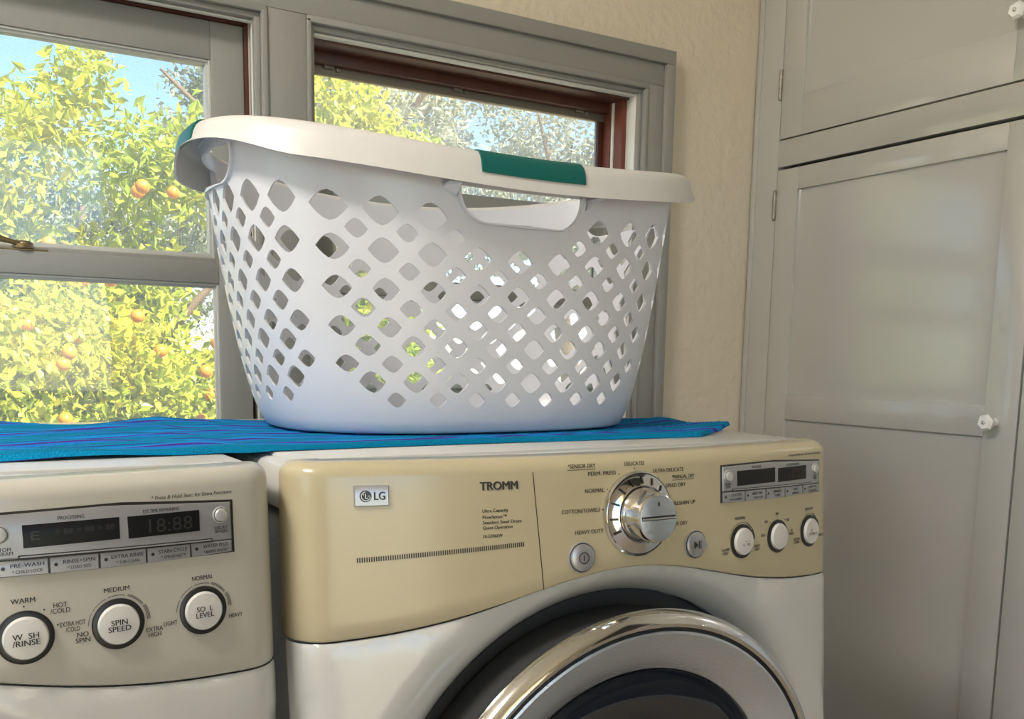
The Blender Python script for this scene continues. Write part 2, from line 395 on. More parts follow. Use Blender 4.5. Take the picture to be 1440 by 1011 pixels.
def lathe_y(name, prof, cx, cz, m, parent, seg=96, smooth=35, cap=None):
    """prof: list of (radius, y) revolved around the Y axis through (cx, cz)"""
    v = []; f = []
    for r, y in prof:
        for k in range(seg):
            a = 2*PI*k/seg; v.append((cx+r*math.cos(a), y, cz+r*math.sin(a)))
    for j in range(len(prof)-1):
        for k in range(seg):
            k2 = (k+1) % seg; f.append((j*seg+k, j*seg+k2, (j+1)*seg+k2, (j+1)*seg+k))
    if cap: f.append(tuple((len(prof)-1)*seg+k for k in range(seg)))
    return from_data(name, v, f, m, parent, smooth, recalc=True)

def body_front(mc, par, dc, R0, R1, dep):
    """front skin below the control panel with a circular recess (radius R0, fillet out to R1)"""
    x0 = mc.x0; zlow = .10
    pl = mc.plan(44)
    us = [p[0] for p in pl]; ex = [p[1] for p in pl]
    ub = np.array([us[0]-.02]+us+[us[-1]+.02])         # domain x, side return points included
    pts = []; edges = []
    def add(p): pts.append(Vector(p)); return len(pts)-1
    top = [add((x, mc.zb(x)-.0012)) for x in us]
    bot = [add((x, zlow)) for x in us]
    zs = [zlow+(.80-zlow)*k/12 for k in range(1, 12)]
    lf = [add((us[0], z)) for z in zs]; rg = [add((us[-1], z)) for z in zs]
    loop = bot + rg + top[::-1] + lf[::-1]
    for a, b in zip(loop, loop[1:]+loop[:1]): edges.append((a, b))
    radii = [R0, R0+.004, R0+.009, R0+.015, R0+.022, R0+.03, R1-.008, R1]
    hole = None
    for r in radii:
        ids = [];
        for k in range(96):
            a = 2*PI*k/96; x = mc.xc+r*math.cos(a); z = dc+r*math.sin(a)
            if z > mc.zb(x)-.004: ids.append(None); continue
            ids.append(add((x, z)))
        for a, b in zip(ids, ids[1:]+ids[:1]):
            if a is not None and b is not None and r == R0: edges.append((a, b))
    for x in us[2:-2:2]:
        for k in range(1, 24):
            z = zlow+(.86-zlow)*k/24
            rr = math.hypot(x-mc.xc, z-dc)
            if rr > R1+.008 and z < mc.zb(x)-.004: add((x, z))
        # thin band following the panel edge
        for dz in (.004, .010):
            z = mc.zb(x)-dz
            if math.hypot(x-mc.xc, z-dc) > R1+.004: add((x, z))
    vo, eo, fo, *_ = delaunay_2d_cdt(pts, edges, [], 0, 1e-6)
    ea = dict(zip(us, ex))
    exi = lambda x: float(np.interp(x, us, ex))
    V = []
    for p in vo:
        x, z = p.x, p.y; r = math.hypot(x-mc.xc, z-dc)
        e = exi(x)
        y = mc.yf(x, z)+e
        if r < R1:
            t = (R1-r)/(R1-R0); t = min(1, t); s = .5*t*t+.5*t**3
            y = y*(1-s) + s*(mc.yf(mc.xc, .8)+dep)
        tz = mc.zb(x)-.0012-z                      # rounded upper lip
        if tz < .006: y += .004*(1-max(0, tz)/.006)**2
        V.append((x, y-.0015, z))
    F = []
    for f in fo:
        c = sum((vo[i] for i in f), Vector((0, 0)))/len(f)
        if math.hypot(c.x-mc.xc, c.y-dc) < R0-.0005 or c.y > mc.zb(c.x)-.001 or c.y < zlow: continue
        F.append(tuple(f))
    return from_data('front_skin', V, F, M['enam'], par, 60, recalc=True)

def build_machine(name, mc, pm, label, dc=.555):
    rt = root(name, (mc.xc, .3, 0), label, name.split('_')[-1])
    x0, x1 = mc.x0, mc.x0+WM
    boxes('body', [(x0+.006, x1-.006, .026, mc.yback, .02, .918), (x0+.06, x1-.06, .03, mc.yback-.02, .0, .03)], M['enamside'], rt, bev=.006)
    body_front(mc, rt, dc, .270, .335, .055)
    boxes('top_cover', [(x0+.001, x1-.001, .034, mc.yback, .926, .971)], M['enam'], rt, bev=.009)
    boxes('top_plate', [(x0+.016, x1-.016, .052, mc.yback-.01, .965, .9745)], M['enam'], rt, bev=.0032)
    cp = control_panel(mc, pm, rt)
    # door
    yf = mc.yf(mc.xc, .8)
    lathe_y('door_recess', [(.2702, yf+.050), (.2695, yf+.065), (.20, yf+.068)], mc.xc, dc, M['recess_shade'], rt, cap=1)
    yo = yf-.012
    dr = lathe_y('door', [(.250, yo+.012), (.2600, yo+.008), (.2630, yo+.002), (.2605, yo-.006), (.2565, yo-.012), (.2510, yo-.0145), (.2470, yo-.0130), (.2462, yo-.0060)], mc.xc, dc, M['chrome'], rt)
    lathe_y('door_bezel', [(.2435, yo-.0070), (.2425, yo-.0125), (.2400, yo-.0135), (.219, yo-.0060), (.200, yo+.004), (.1965, yo+.0085)], mc.xc, dc, M['chromeb'], dr)
    lathe_y('door_side', [(.250, yf+.06), (.2515, yo+.011)], mc.xc, dc, M['recess_shade'], dr)
    lathe_y('door_groove', [(.2465, yo-.0075), (.2430, yo-.0075)], mc.xc, dc, M['ring'], dr)
    lathe_y('door_glass', [(.1970, yo+.006), (.1935, yo+.010), (.1925, yo+.018), (.185, yo+.028), (.165, yo+.05), (.13, yo+.07), (.08, yo+.082), (.02, yo+.086)], mc.xc, dc, M['smoke'], dr, cap=1)
    return rt, cp

# --- things placed on a bowed control panel
def wrap(name, mc, v, f, m, parent, smooth=None):
    V = [(x, mc.yf(x, z)-d, z) for x, z, d in v]
    return from_data(name, V, f, m, parent, smooth, recalc=True)
def strip(name, mc, top, bot, d0, d1, m, parent, n=14, bevel=.0012):
    """plate between two height functions of x, raised from d0 to d1; top/bot = [(x,z)...] polylines"""
    xa, xb = top[0][0], top[-1][0]; ba, bb = bot[0][0], bot[-1][0]
    tx = np.array(top); bx = np.array(bot)
    rows = []
    for z_t, dd, ins in ((1, d0, 0), (1, d1-bevel*.6, 0), (1, d1, bevel), (.5, d1, 0), (0, d1, bevel), (0, d1-bevel*.6, 0), (0, d0, 0)):
        r = []
        for k in range(n+1):
            t = k/n
            xt = xa+(xb-xa)*t; xo = ba+(bb-ba)*t
            zt = float(np.interp(xt, tx[:, 0], tx[:, 1])); zo = float(np.interp(xo, bx[:, 0], bx[:, 1]))
            x = xt*z_t+xo*(1-z_t); z = zt*z_t+zo*(1-z_t)
            if ins: z += -ins if z_t == 1 else ins
            if dd == d1:
                if k == 0: x += bevel
                if k == n: x -= bevel
            r.append((x, z, dd))
        rows.append(r)
    v = [p for r in rows for p in r]; w = n+1; f = []
    for j in range(len(rows)-1):
        for i in range(n): f.append((j*w+i, j*w+i+1, (j+1)*w+i+1, (j+1)*w+i))
    for i in (0, n): f.append(tuple(j*w+i for j in range(len(rows))))
    return wrap(name, mc, v, f, m, parent, 30)
def rect(name, mc, x0, x1, z0, z1, d0, d1, m, parent, n=8, bevel=.0008, sk=0):
    return strip(name, mc, [(x0, z1), (x1, z1+sk)], [(x0, z0), (x1, z0+sk)], d0, d1, m, parent, n, bevel)
def disc(name, mc, cx, cz, prof, m, parent, seg=40, cap=True, smooth=35):
    v = []; f = []
    for r, d in prof:
        for k in range(seg):
            a = 2*PI*k/seg; v.append((cx+r*math.cos(a), cz+r*math.sin(a), d))
    for j in range(len(prof)-1):
        for k in range(seg):
            k2 = (k+1) % seg; f.append((j*seg+k, j*seg+k2, (j+1)*seg+k2, (j+1)*seg+k))
    if cap: f.append(tuple((len(prof)-1)*seg+k for k in range(seg)))
    return wrap(name, mc, v, f, m, parent, smooth)
def arc(name, mc, cx, cz, r, a0, a1, w, d, m, parent, n=14):
    v = []; f = []
    for k in range(n+1):
        a = math.radians(a0+(a1-a0)*k/n)
        for rr in (r, r+w): v.append((cx+rr*math.cos(a), cz+rr*math.sin(a), d))
    for k in range(n): f.append((2*k, 2*k+1, 2*k+3, 2*k+2))
    return wrap(name, mc, v, f, m, parent)

_tc = {}
def text_mesh(body, bold=0, spacing=1.0, align='CENTER', line=.9):
    key = (body, bold, spacing, align, line)
    if key in _tc: return _tc[key]
    cu = bpy.data.curves.new('text_source', 'FONT'); cu.body = body; cu.size = 1; cu.resolution_u = 3
    cu.align_x = align; cu.space_line = line; cu.space_character = spacing
    o = bpy.data.objects.new('text_source', cu); COL.objects.link(o)
    dg = bpy.context.evaluated_depsgraph_get(); dg.update()
    me = o.evaluated_get(dg).to_mesh()
    v = [tuple(p.co) for p in me.vertices]; f = [tuple(p.vertices) for p in me.polygons]
    o.evaluated_get(dg).to_mesh_clear(); bpy.data.objects.remove(o); bpy.data.curves.remove(cu)
    if bold:
        k = len(v); n = 2 if bold < .02 else 5
        v0, f0 = list(v), list(f); v = []; f = []
        for j in range(n):
            dx = bold*(2*j/(n-1)-1)
            v += [(p[0]+dx, p[1]+(.4*dx if j % 2 else -.4*dx), j*.02*(bold > .02)) for p in v0]; f += [tuple(i+j*k for i in q) for q in f0]
    _tc[key] = (v, f); return v, f
def write(mc, body, x, z, h, width=None, d=.0004, m=None, parent=None, bold=.006, align='c', spacing=1.0, line=.9, name='lettering', slant=0):
    if bold == .006: bold = .018
    """print text on a panel: h = capital height of one line, (x, z) = centre (or left/right centre) of the block"""
    v, f = text_mesh(body, bold, spacing, {'c': 'CENTER', 'l': 'LEFT', 'r': 'RIGHT'}[align], line)
    a = np.array(v); lo, hi = a.min(0), a.max(0)
    sz = h/.70
    sx = sz if width is None else width/(hi[0]-lo[0])
    ox = {'c': (lo[0]+hi[0])/2, 'l': lo[0], 'r': hi[0]}[align]; oy = (lo[1]+hi[1])/2
    V = [(x+(p[0]-ox)*sx+slant*(p[1]-oy)*sz, z+(p[1]-oy)*sz, d+p[2]*.002) for p in v]
    me = bpy.data.meshes.new(name); me.from_pydata([(q[0], mc.yf(q[0], q[1])-q[2], q[1]) for q in V], [], f)
    me.flip_normals() if False else None
    return link(name, me, m or M['ink'], parent)

def knob_dial(mc, x, z, r, par, txt=None, th=.0035, w=None):
    rg = disc('dial_ring', mc, x, z, [(r, 0), (r, .0016), (r-.0012, .0022), (r*.80, .0022), (r*.80, .0006)], M['ring'], par, cap=False)
    b = disc('dial_button', mc, x, z, [(r*.80, .0005), (r*.79, .0042), (r*.74, .0058), (r*.4, .0064), (r*.1, .0066)], M['wbtn'], par)
    if txt: write(mc, txt, x, z, th, w, d=.0071, parent=b, line=.82)
    return b

# ============================ DRYER
def zb_dry(x):
    d = abs(x-.338); return .8115+.048*math.exp(-(d/.18)**2)
D = Machine(0.0, zb_dry)
dry, DP = build_machine('clothes_dryer', D, M['cream'], 'front loading dryer with yellowed cream control panel under the white basket')
dry['category'] = 'dryer'
# seam in the panel, between the name section and the dial
wrap('panel_seam', D, [(.2246, .9615, .0003), (.2254, .9615, .0003), (.2349, .8470, .0003), (.2341, .8470, .0003)], [(0, 1, 2, 3)], M['ring'], DP)
# badge
bd = rect('badge', D, .0530, .0838, .9358, .9544, 0, .0022, M['silver2'], dry, 6)
disc('logo', D, .0628, .9450, [(.0053, .0023), (.0053, .0026)], M['ring'], bd, 28)
arc('logo_letter', D, .0628, .9450, .0036, 95, 350, .0007, .0030, M['silver2'], bd, 18)
wrap('logo_letter', D, [(.0622, .9475, .003), (.0629, .9475, .003), (.0629, .9428, .003), (.0622, .9428, .003), (.0629, .9435, .003), (.0646, .9435, .003), (.0646, .9428, .003)], [(0, 1, 2, 3), (4, 5, 6, 2)], M['silver2'], bd)
wrap('logo_letter', D, [(.0645, .9455, .003), (.0668, .9455, .003), (.0668, .9449, .003), (.0645, .9449, .003)], [(0, 1, 2, 3)], M['silver2'], bd)
disc('logo_dot', D, .0608, .9466, [(.0007, .003), (.0005, .0031)], M['silver2'], bd, 10)
write(D, 'LG', .0752, .9450, .0072, .0102, d=.0026, bold=.03, parent=bd)
write(D, 'TROMM', .1896, .9501, .0078, .0392, bold=.045, spacing=.98, parent=DP)
for s, z, w in (('Ultra Capacity', .9264, .0264), ('FlowSense™', .9210, .0245), ('Stainless Steel Drum', .9158, .0398), ('Quiet Operation', .9104, .0305), ('DLG5966W', .9029, .0198)):
    write(D, s, .1722, z, .0031, w, align='l', parent=DP)
v = []; f = []
for k in range(76):
    x = .0546+.1590*k/75; z = .8872+.0058*k/75
    i = len(v); v += [(x-.0006, z-.0022, .0003), (x+.0005, z-.0022, .0003), (x+.0005, z+.0022, .0003), (x-.0006, z+.0022, .0003)]; f.append((i, i+1, i+2, i+3))
wrap('tick_strip', D, v, f, M['ink'], DP)
# main dial
KX, KZ = .3465, .9147
kd = disc('program_dial', D, KX, KZ, [(.0435, 0), (.0435, .0035), (.0418, .0050), (.0405, .0048), (.0300, .0100), (.0285, .0090), (.0285, .004)], M['chrome'], dry, 64)
disc('dial_cap', D, KX, KZ, [(.0280, .003), (.0280, .0105), (.0272, .0130), (.0260, .0145), (.0250, .0300), (.0240, .0335), (.0228, .0343)], M['chrome'], kd, 64, cap=False)
disc('dial_face', D, KX, KZ, [(.0229, .0342), (.0222, .0345)], M['chromeb'], kd, 48)
rect('dial_groove', D, KX-.0212, KX+.0212, KZ-.0020, KZ+.0022, .0340, .0350, M['ring'], kd, 2, .0004)
rect('dial_grip', D, KX-.0205, KX+.0205, KZ-.0012, KZ+.0006, .0345, .0356, M['silver2'], kd, 2, .0003)
rect('dial_pointer', D, KX-.0009, KX+.0009, KZ+.0120, KZ+.0160, .0344, .0349, M['ring'], kd, 2, .0002)
for a in (112, 90, 68, 46, 20, -6, -30, 135, 160, 185, 208):
    ca, sa = math.cos(math.radians(a)), math.sin(math.radians(a)); q = []
    for r, dd in ((.0315, .0098), (.0385, .0063)):
        for s in (-.0010, .0010): q.append((KX+r*ca-s*sa, KZ+r*sa+s*ca, dd+.0005))
    wrap('dial_mark', D, q, [(0, 1, 3, 2)], M['ring'], kd)
L = [('DELICATES', .3433, .9655, .0255, 'c'), ('PERM. PRESS', .3199, .9573, .0335, 'r'), ('NORMAL', .3055, .9405, .0228, 'r'), ('COTTON/TOWELS', .3003, .9213, .0447, 'r'), ('HEAVY DUTY', .3040, .9001, .0335, 'r'),
     ('ULTRA DELICATE', .3672, .9568, .0422, 'l'), ('SPEED DRY', .3842, .9406, .0282, 'l'), ('FRESHEN UP', .3935, .9213, .0325, 'l'), ('AIR DRY', .3935, .8998, .0210, 'l'), ('*SENSOR DRY', .2795, .9655, .0318, 'c'), ('*MANUAL DRY', .4090, .9493, .0320, 'c')]
for s, x, z, w, al in L: write(D, s, x, z, .0040, w, align=al, parent=DP)
for xa, xb, z in ((.2628, .2955, .9615), (.3930, .4250, .9455)):
    wrap('underline', D, [(xa, z, .0003), (xb, z, .0003), (xb, z+.0005, .0003), (xa, z+.0005, .0003)], [(0, 1, 2, 3)], M['ink'], DP)
for x, z in ((.3240, .9552), (.3432, .9604), (.3636, .9547), (.3812, .9414), (.3095, .9410), (.3030, .9211), (.3070, .8997), (.3905, .9213), (.3905, .8998)):
    disc('dot', D, x, z, [(.0007, .0002), (.0006, .0004)], M['ink'], DP, 10)
# power and start buttons
for kx, kz, kind in ((.2774, .8754, 0), (.4251, .8757, 1)):
    b = disc('push_button', D, kx, kz, [(.0155, 0), (.0155, .0014), (.0148, .0020), (.0142, .0014), (.0142, .0006), (.0136, .0006), (.0134, .0030), (.0122, .0038), (.005, .0042), (.001, .0043)], M['silver2'], dry)
    disc('button_gap', D, kx, kz, [(.0143, .0015), (.0135, .0015)], M['ring'], b, cap=False)
    if kind == 0:
        arc('power_symbol', D, kx, kz, .0050, 0, 360, .0009, .0052, M['ring'], b, 36)
        wrap('power_symbol', D, [(kx-.0005, kz-.003, .0052), (kx+.0005, kz-.003, .0052), (kx+.0005, kz+.003, .0052), (kx-.0005, kz+.003, .0052)], [(0, 1, 2, 3)], M['ring'], b)
    else:
        wrap('start_symbol', D, [(kx-.0048, kz-.0045, .0052), (kx+.0002, kz, .0052), (kx-.0048, kz+.0045, .0052), (kx+.0014, kz-.0045, .0052), (kx+.0024, kz-.0045, .0052), (kx+.0024, kz+.0045, .0052), (kx+.0014, kz+.0045, .0052), (kx+.0040, kz-.0045, .0052), (kx+.0050, kz-.0045, .0052), (kx+.0050, kz+.0045, .0052), (kx+.0040, kz+.0045, .0052)], [(0, 1, 2), (3, 4, 5, 6), (7, 8, 9, 10)], M['ring'], b)

def display(mc, rt, xl, xr, zt, zt2, zd, zb, d1, d2, btns, bl, br, segs, heads, side, mseg):
    """silver display plate: heights zt..zb, divider at zd, two dark screens and a row of five flat keys"""
    xm = (xl+xr)/2
    top = [(xl, zt), (xl+(xr-xl)*.45, zt+.0008), (xr, zt2)]
    strip('display_recess', mc, [(xl-.0022, zt+.0018), (xm, zt+.0026), (xr+.0022, zt2+.0016)], [(xl-.0022, zb-.0006), (xm, zb-.0018), (xr+.0022, zb-.0024)], 0, .0007, M['ring'], rt, bevel=.0004)
    pt = strip('display_plate', mc, top, [(xl, zd), (xm, zd-.0012), (xr, zd-.0036)], 0, .0020, M['silver'], rt)
    for (a, b, z0, z1) in (d1, d2): rect('screen', mc, a, b, z0, z1, .0015, .0026, M['blk'], pt, 8, .0003)
    for s, x, z, h, w in segs: write(mc, s, x, z, h, w, d=.0030, m=mseg, parent=pt, bold=.0, spacing=1.05)
    for s, x, z, w in heads: write(mc, s, x, z, .0027, w, d=.0023, parent=pt)
    for (x, z, s, sz) in (bl, br):
        q = disc('round_key', mc, x, z, [(.0068, .002), (.0068, .0030), (.0062, .0034), (.0056, .0030), (.0053, .0052), (.0045, .0060), (.001, .0064)], M['silver3'], rt, 28)
        disc('key_gap', mc, x, z, [(.0060, .0035), (.0055, .0035)], M['ring'], q, 28, cap=False)
        write(mc, s, x, sz, .0026, None, d=.0023, parent=pt, line=.8)
    dl = rect('divider_bar', mc, xl+.016, xr-.018, zd+.0004, zd+.0014, .0018, .0032, M['silver2'], rt, 12, .0003, sk=-.0030)
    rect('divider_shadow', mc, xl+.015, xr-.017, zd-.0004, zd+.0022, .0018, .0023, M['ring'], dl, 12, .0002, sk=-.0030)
    n = len(btns)
    for k in range(n):
        a = xl+(xr-xl)*k/n; b = xl+(xr-xl)*(k+1)/n; zk = lambda x: zd-.0012-.0030*(x-xl)/(xr-xl)
        zo = lambda x: zb-.0014*(1-((x-xm)/((xr-xl)/2))**2)-.0012*(x-xl)/(xr-xl)
        q = strip('flat_key', mc, [(a+.0004, zk(a)), (b-.0004, zk(b))], [(a+.0004, zo(a)), (b-.0004, zo(b))], 0, .0021, M['silver'], rt, 6, .0006)
        zc = (zk((a+b)/2)+zo((a+b)/2))/2
        disc('indicator', mc, a+.0048, zc+.0008, [(.0014, .0021), (.0012, .0025)], M['ring'], q, 12)
        write(mc, btns[k][0], (a+b)/2+.0032, zc+.0022, .0029, btns[k][2], d=.0024, parent=q)
        if btns[k][1]: write(mc, btns[k][1], (a+b)/2+.0032, zc-.0024, .0023, btns[k][3], d=.0024, parent=q)
display(D, dry, .4668, .6505, .9560, .9520, .9290, .9170, (.4902, .5574, .9338, .9503), (.5637, .6206, .9330, .9492),
    [('CUSTOM', 'PROGRAM', .0165, .0195), ('RACK DRY', '* CHILD LOCK', .018, .02), ('WRINKLE', 'CARE', .016, .0105), ('DRY', 'SIGNAL', .009, .0140), ('DAMP DRY', 'REMINDER', .0185, .0185)],
    (.4750, .9455, 'MORE\nTIME', .9352), (.6405, .9435, 'LESS\nTIME', .9335), [('18:88', .5990, .9410, .0100, .030)],
    [('PROCESSING', .5235, .9532, .017), ('EST.TIME REMAINING', .5930, .9517, .026)], None, M['segr'])
write(D, '* Press & Hold 3sec. for Extra Functions', .6200, .9620, .0025, .0690, parent=DP, slant=.2)
for x, z, s in ((.4996, .8716, 'DRY\nLEVEL'), (.5641, .8705, ''), (.6307, .8694, 'TEMP.\nCON  L')):
    b = knob_dial(D, x, z, .0190, dry)
write(D, '  ~ ~\n L  EL', .5015, .8700, .0030, .013, d=.0071, parent=DP); write(D, 'T     \nCON  L', .6310, .8690, .0030, .019, d=.0071, parent=DP)
for s, x, z, w in (('NORMAL', .4971, .8975, .0185), ('DAMP\nDRY', .4727, .8625, .0125), ('VERY\nDRY', .5262, .8612, .0115), ('40', .5632, .8965, .006), ('30', .5425, .8890, .006), ('50', .5845, .8873, .006), ('20', .5362, .8740, .006), ('60\nMIN', .5925, .8722, .009),
                   ('MEDIUM', .6300, .8958, .0165), ('ULTRA\nLOW', .6035, .8605, .0130), ('HIGH', .6580, .8615, .0105)):
    write(D, s, x, z, .0032, w, parent=DP, line=.85)
for x, z in ((.4996, .8716), (.6307, .8694)):
    for a0, a1, w in ((150, 172, .0004), (122, 146, .0004), (76, 118, .0005), (38, 72, .0011), (0, 34, .0018)): arc('scale_mark', D, x, z, .0205, a0, a1, w, .0004, M['ink'], DP, 8)
for a in (90, 128, 52, 172, 8): disc('dot', D, .5641+.0225*math.cos(math.radians(a)), .8705+.0225*math.sin(math.radians(a)), [(.0006, .0002), (.0005, .0004)], M['ink'], DP, 8)
settle(dry)

# ============================ WASHER
def zb_wash(x):
    d = abs(x+.3562); return .7995+.055*math.exp(-(d/.17)**2)*.9
Wm = Machine(-.3562-.343, zb_wash)
wash, WP = build_machine('washing_machine', Wm, M['ivory'], 'front loading washing machine with ivory control panel, striped towel lying across its top', dc=.50)
wash['category'] = 'washer'
display(Wm, wash, -.2315, -.0555, .9515, .9467, .9192, .9068, (-.2128, -.1452, .9264, .9432), (-.1391, -.0825, .9257, .9428),
    [('PRE-WASH', '* CHILD LOCK', .0225, .0205), ('RINSE+SPIN', '* LOAD SIZE', .0225, .0165), ('EXTRA RINSE', '* TUB CLEAN', .0245, .0175), ('STAIN CYCLE', '* SPINSENSE™', .0230, .0195), ('WATER PLUS', '* BEEPER ON/OFF', .0215, .0205)],
    (-.2282, .9377, 'CUSTOM\nPROGRAM', .9250), (-.0646, .9371, 'DELAY\nWASH', .9248), [('18:88', -.1060, .9338, .0110, .0345), ('> 88 > 88 > 88', -.1700, .9365, .0040, .042), ('E', -.2045, .9350, .0065, .0060)],
    [('PROCESSING', -.1795, .9463, .0185), ('EST.TIME REMAINING', -.1128, .9456, .0285)], None, M['seg'])
write(Wm, '* Press & Hold 3sec. for Extra Functions', -.0868, .9553, .0030, .0665, parent=WP, slant=.2)
for x, z, s, w in ((-.2146, .8606, 'W  SH\n/RINSE', .0185), (-.1495, .8604, 'SPIN\nSPEED', .0170), (-.0824, .8600, 'SO  L\nLEVEL', .0150)):
    knob_dial(Wm, x, z, .0197, wash, s, .0042, w)
for s, x, z, w in (('MEDIUM', -.1495, .8872, .0190), ('WARM', -.2150, .8878, .0165), ('HOT\n/COLD', -.1903, .8790, .0140), ('EXTRA HOT\n/COLD', -.1822, .8637, .0180), ('NO\nSPIN', -.1757, .8542, .0105), ('EXTRA\nHIGH', -.1222, .8492, .0130), ('NORMAL', -.0817, .8868, .0180), ('LIGHT', -.1095, .8538, .0110), ('HEAVY', -.0545, .8510, .0120)):
    write(Wm, s, x, z, .0036, w, parent=WP, line=.85)
for x, z in ((-.1495, .8604), (-.0824, .8600)):
    for a0, a1, w in ((150, 176, .0004), (112, 146, .0004), (74, 108, .0005), (74, 76, .0005), (34, 70, .0005), (0, 30, .0005)): arc('scale_mark', Wm, x, z, .0218, a0, a1, w, .0004, M['ink'], WP, 8)
    arc('scale_mark', Wm, x, z, .0228, 34, 70, .0005, .0004, M['ink'], WP, 8)
    for rr in (.0228, .0238): arc('scale_mark', Wm, x, z, rr, 0, 30, .0005, .0004, M['ink'], WP, 8)
for a in (90, 140, 54, 15): disc('dot', Wm, -.2146+.0228*math.cos(math.radians(a)), .8606+.0228*math.sin(math.radians(a)), [(.0007, .0002), (.0006, .0004)], M['ink'], WP, 8)
settle(wash)

# ------------------------------------------------------------------ towel
def towel():
    X0, X1, Y0, Y1 = -.62, .668, .112, .470
    nx, ny = 180, 60
    rnd = random.Random(3)
    zt = .9752
    def hz(x, y):
        e = max(0, (y-.36)/.11)
        b = .010*e*(.5+.5*math.sin(x*21+1.3))*max(0, min(1, (.12-x)/.2)) + .003*(.5+.5*math.sin(x*34+y*60))*max(0, min(1, (.05-x)/.1))
        g = 0
        if -.03 < x < .02: g = -.0012*math.cos((x+.005)/.025*PI/2)
        r = .004*max(0, (x-.56)/.1)*math.sin(y*26)**2 + .0025*max(0, min(1, (x-.575)/.05))*(.5+.5*math.sin(x*60+y*30))
        return zt+b+g+r
    th = .005
    bm = bmesh.new(); G = []
    for i in range(nx+1):
        x = X0+(X1-X0)*i/nx; r = []
        ya = Y0+.004*math.sin(x*9)+.006*math.sin(x*3.1+1)+ .06*max(0, (x-.56)/.1)
        ybk = Y1+.008*math.sin(x*11)-.14*max(0, (x-.10)/.56)
        for j in range(ny+1):
            t = j/ny; y = ya+(ybk-ya)*t
            xx = x+.004*math.sin(y*40)*(i == nx)
            z = hz(xx, y); ed = min(t, 1-t)*(ybk-ya)
            z2 = z+th*math.sqrt(max(0, 1-(1-min(1, ed/.004))**2))+.0006*math.sin(y*900)
            r.append((bm.verts.new((xx, y, z2)), bm.verts.new((xx, y, z))))
        G.append(r)
    for i in range(nx):
        for j in range(ny):
            for k in (0, 1): bm.faces.new((G[i][j][k], G[i+1][j][k], G[i+1][j+1][k], G[i][j+1][k]))
    for i in range(nx):
        for j in (0, ny): bm.faces.new((G[i][j][0], G[i+1][j][0], G[i+1][j][1], G[i][j][1]))
    for j in range(ny):
        for i in (0, nx): bm.faces.new((G[i][j][0], G[i][j+1][0], G[i][j+1][1], G[i][j][1]))
    o = from_bm('towel', bm, M['towel'], None, 60)
    o['label'] = 'turquoise towel with purple stripes spread across both machines under the basket'; o['category'] = 'towel'
towel()

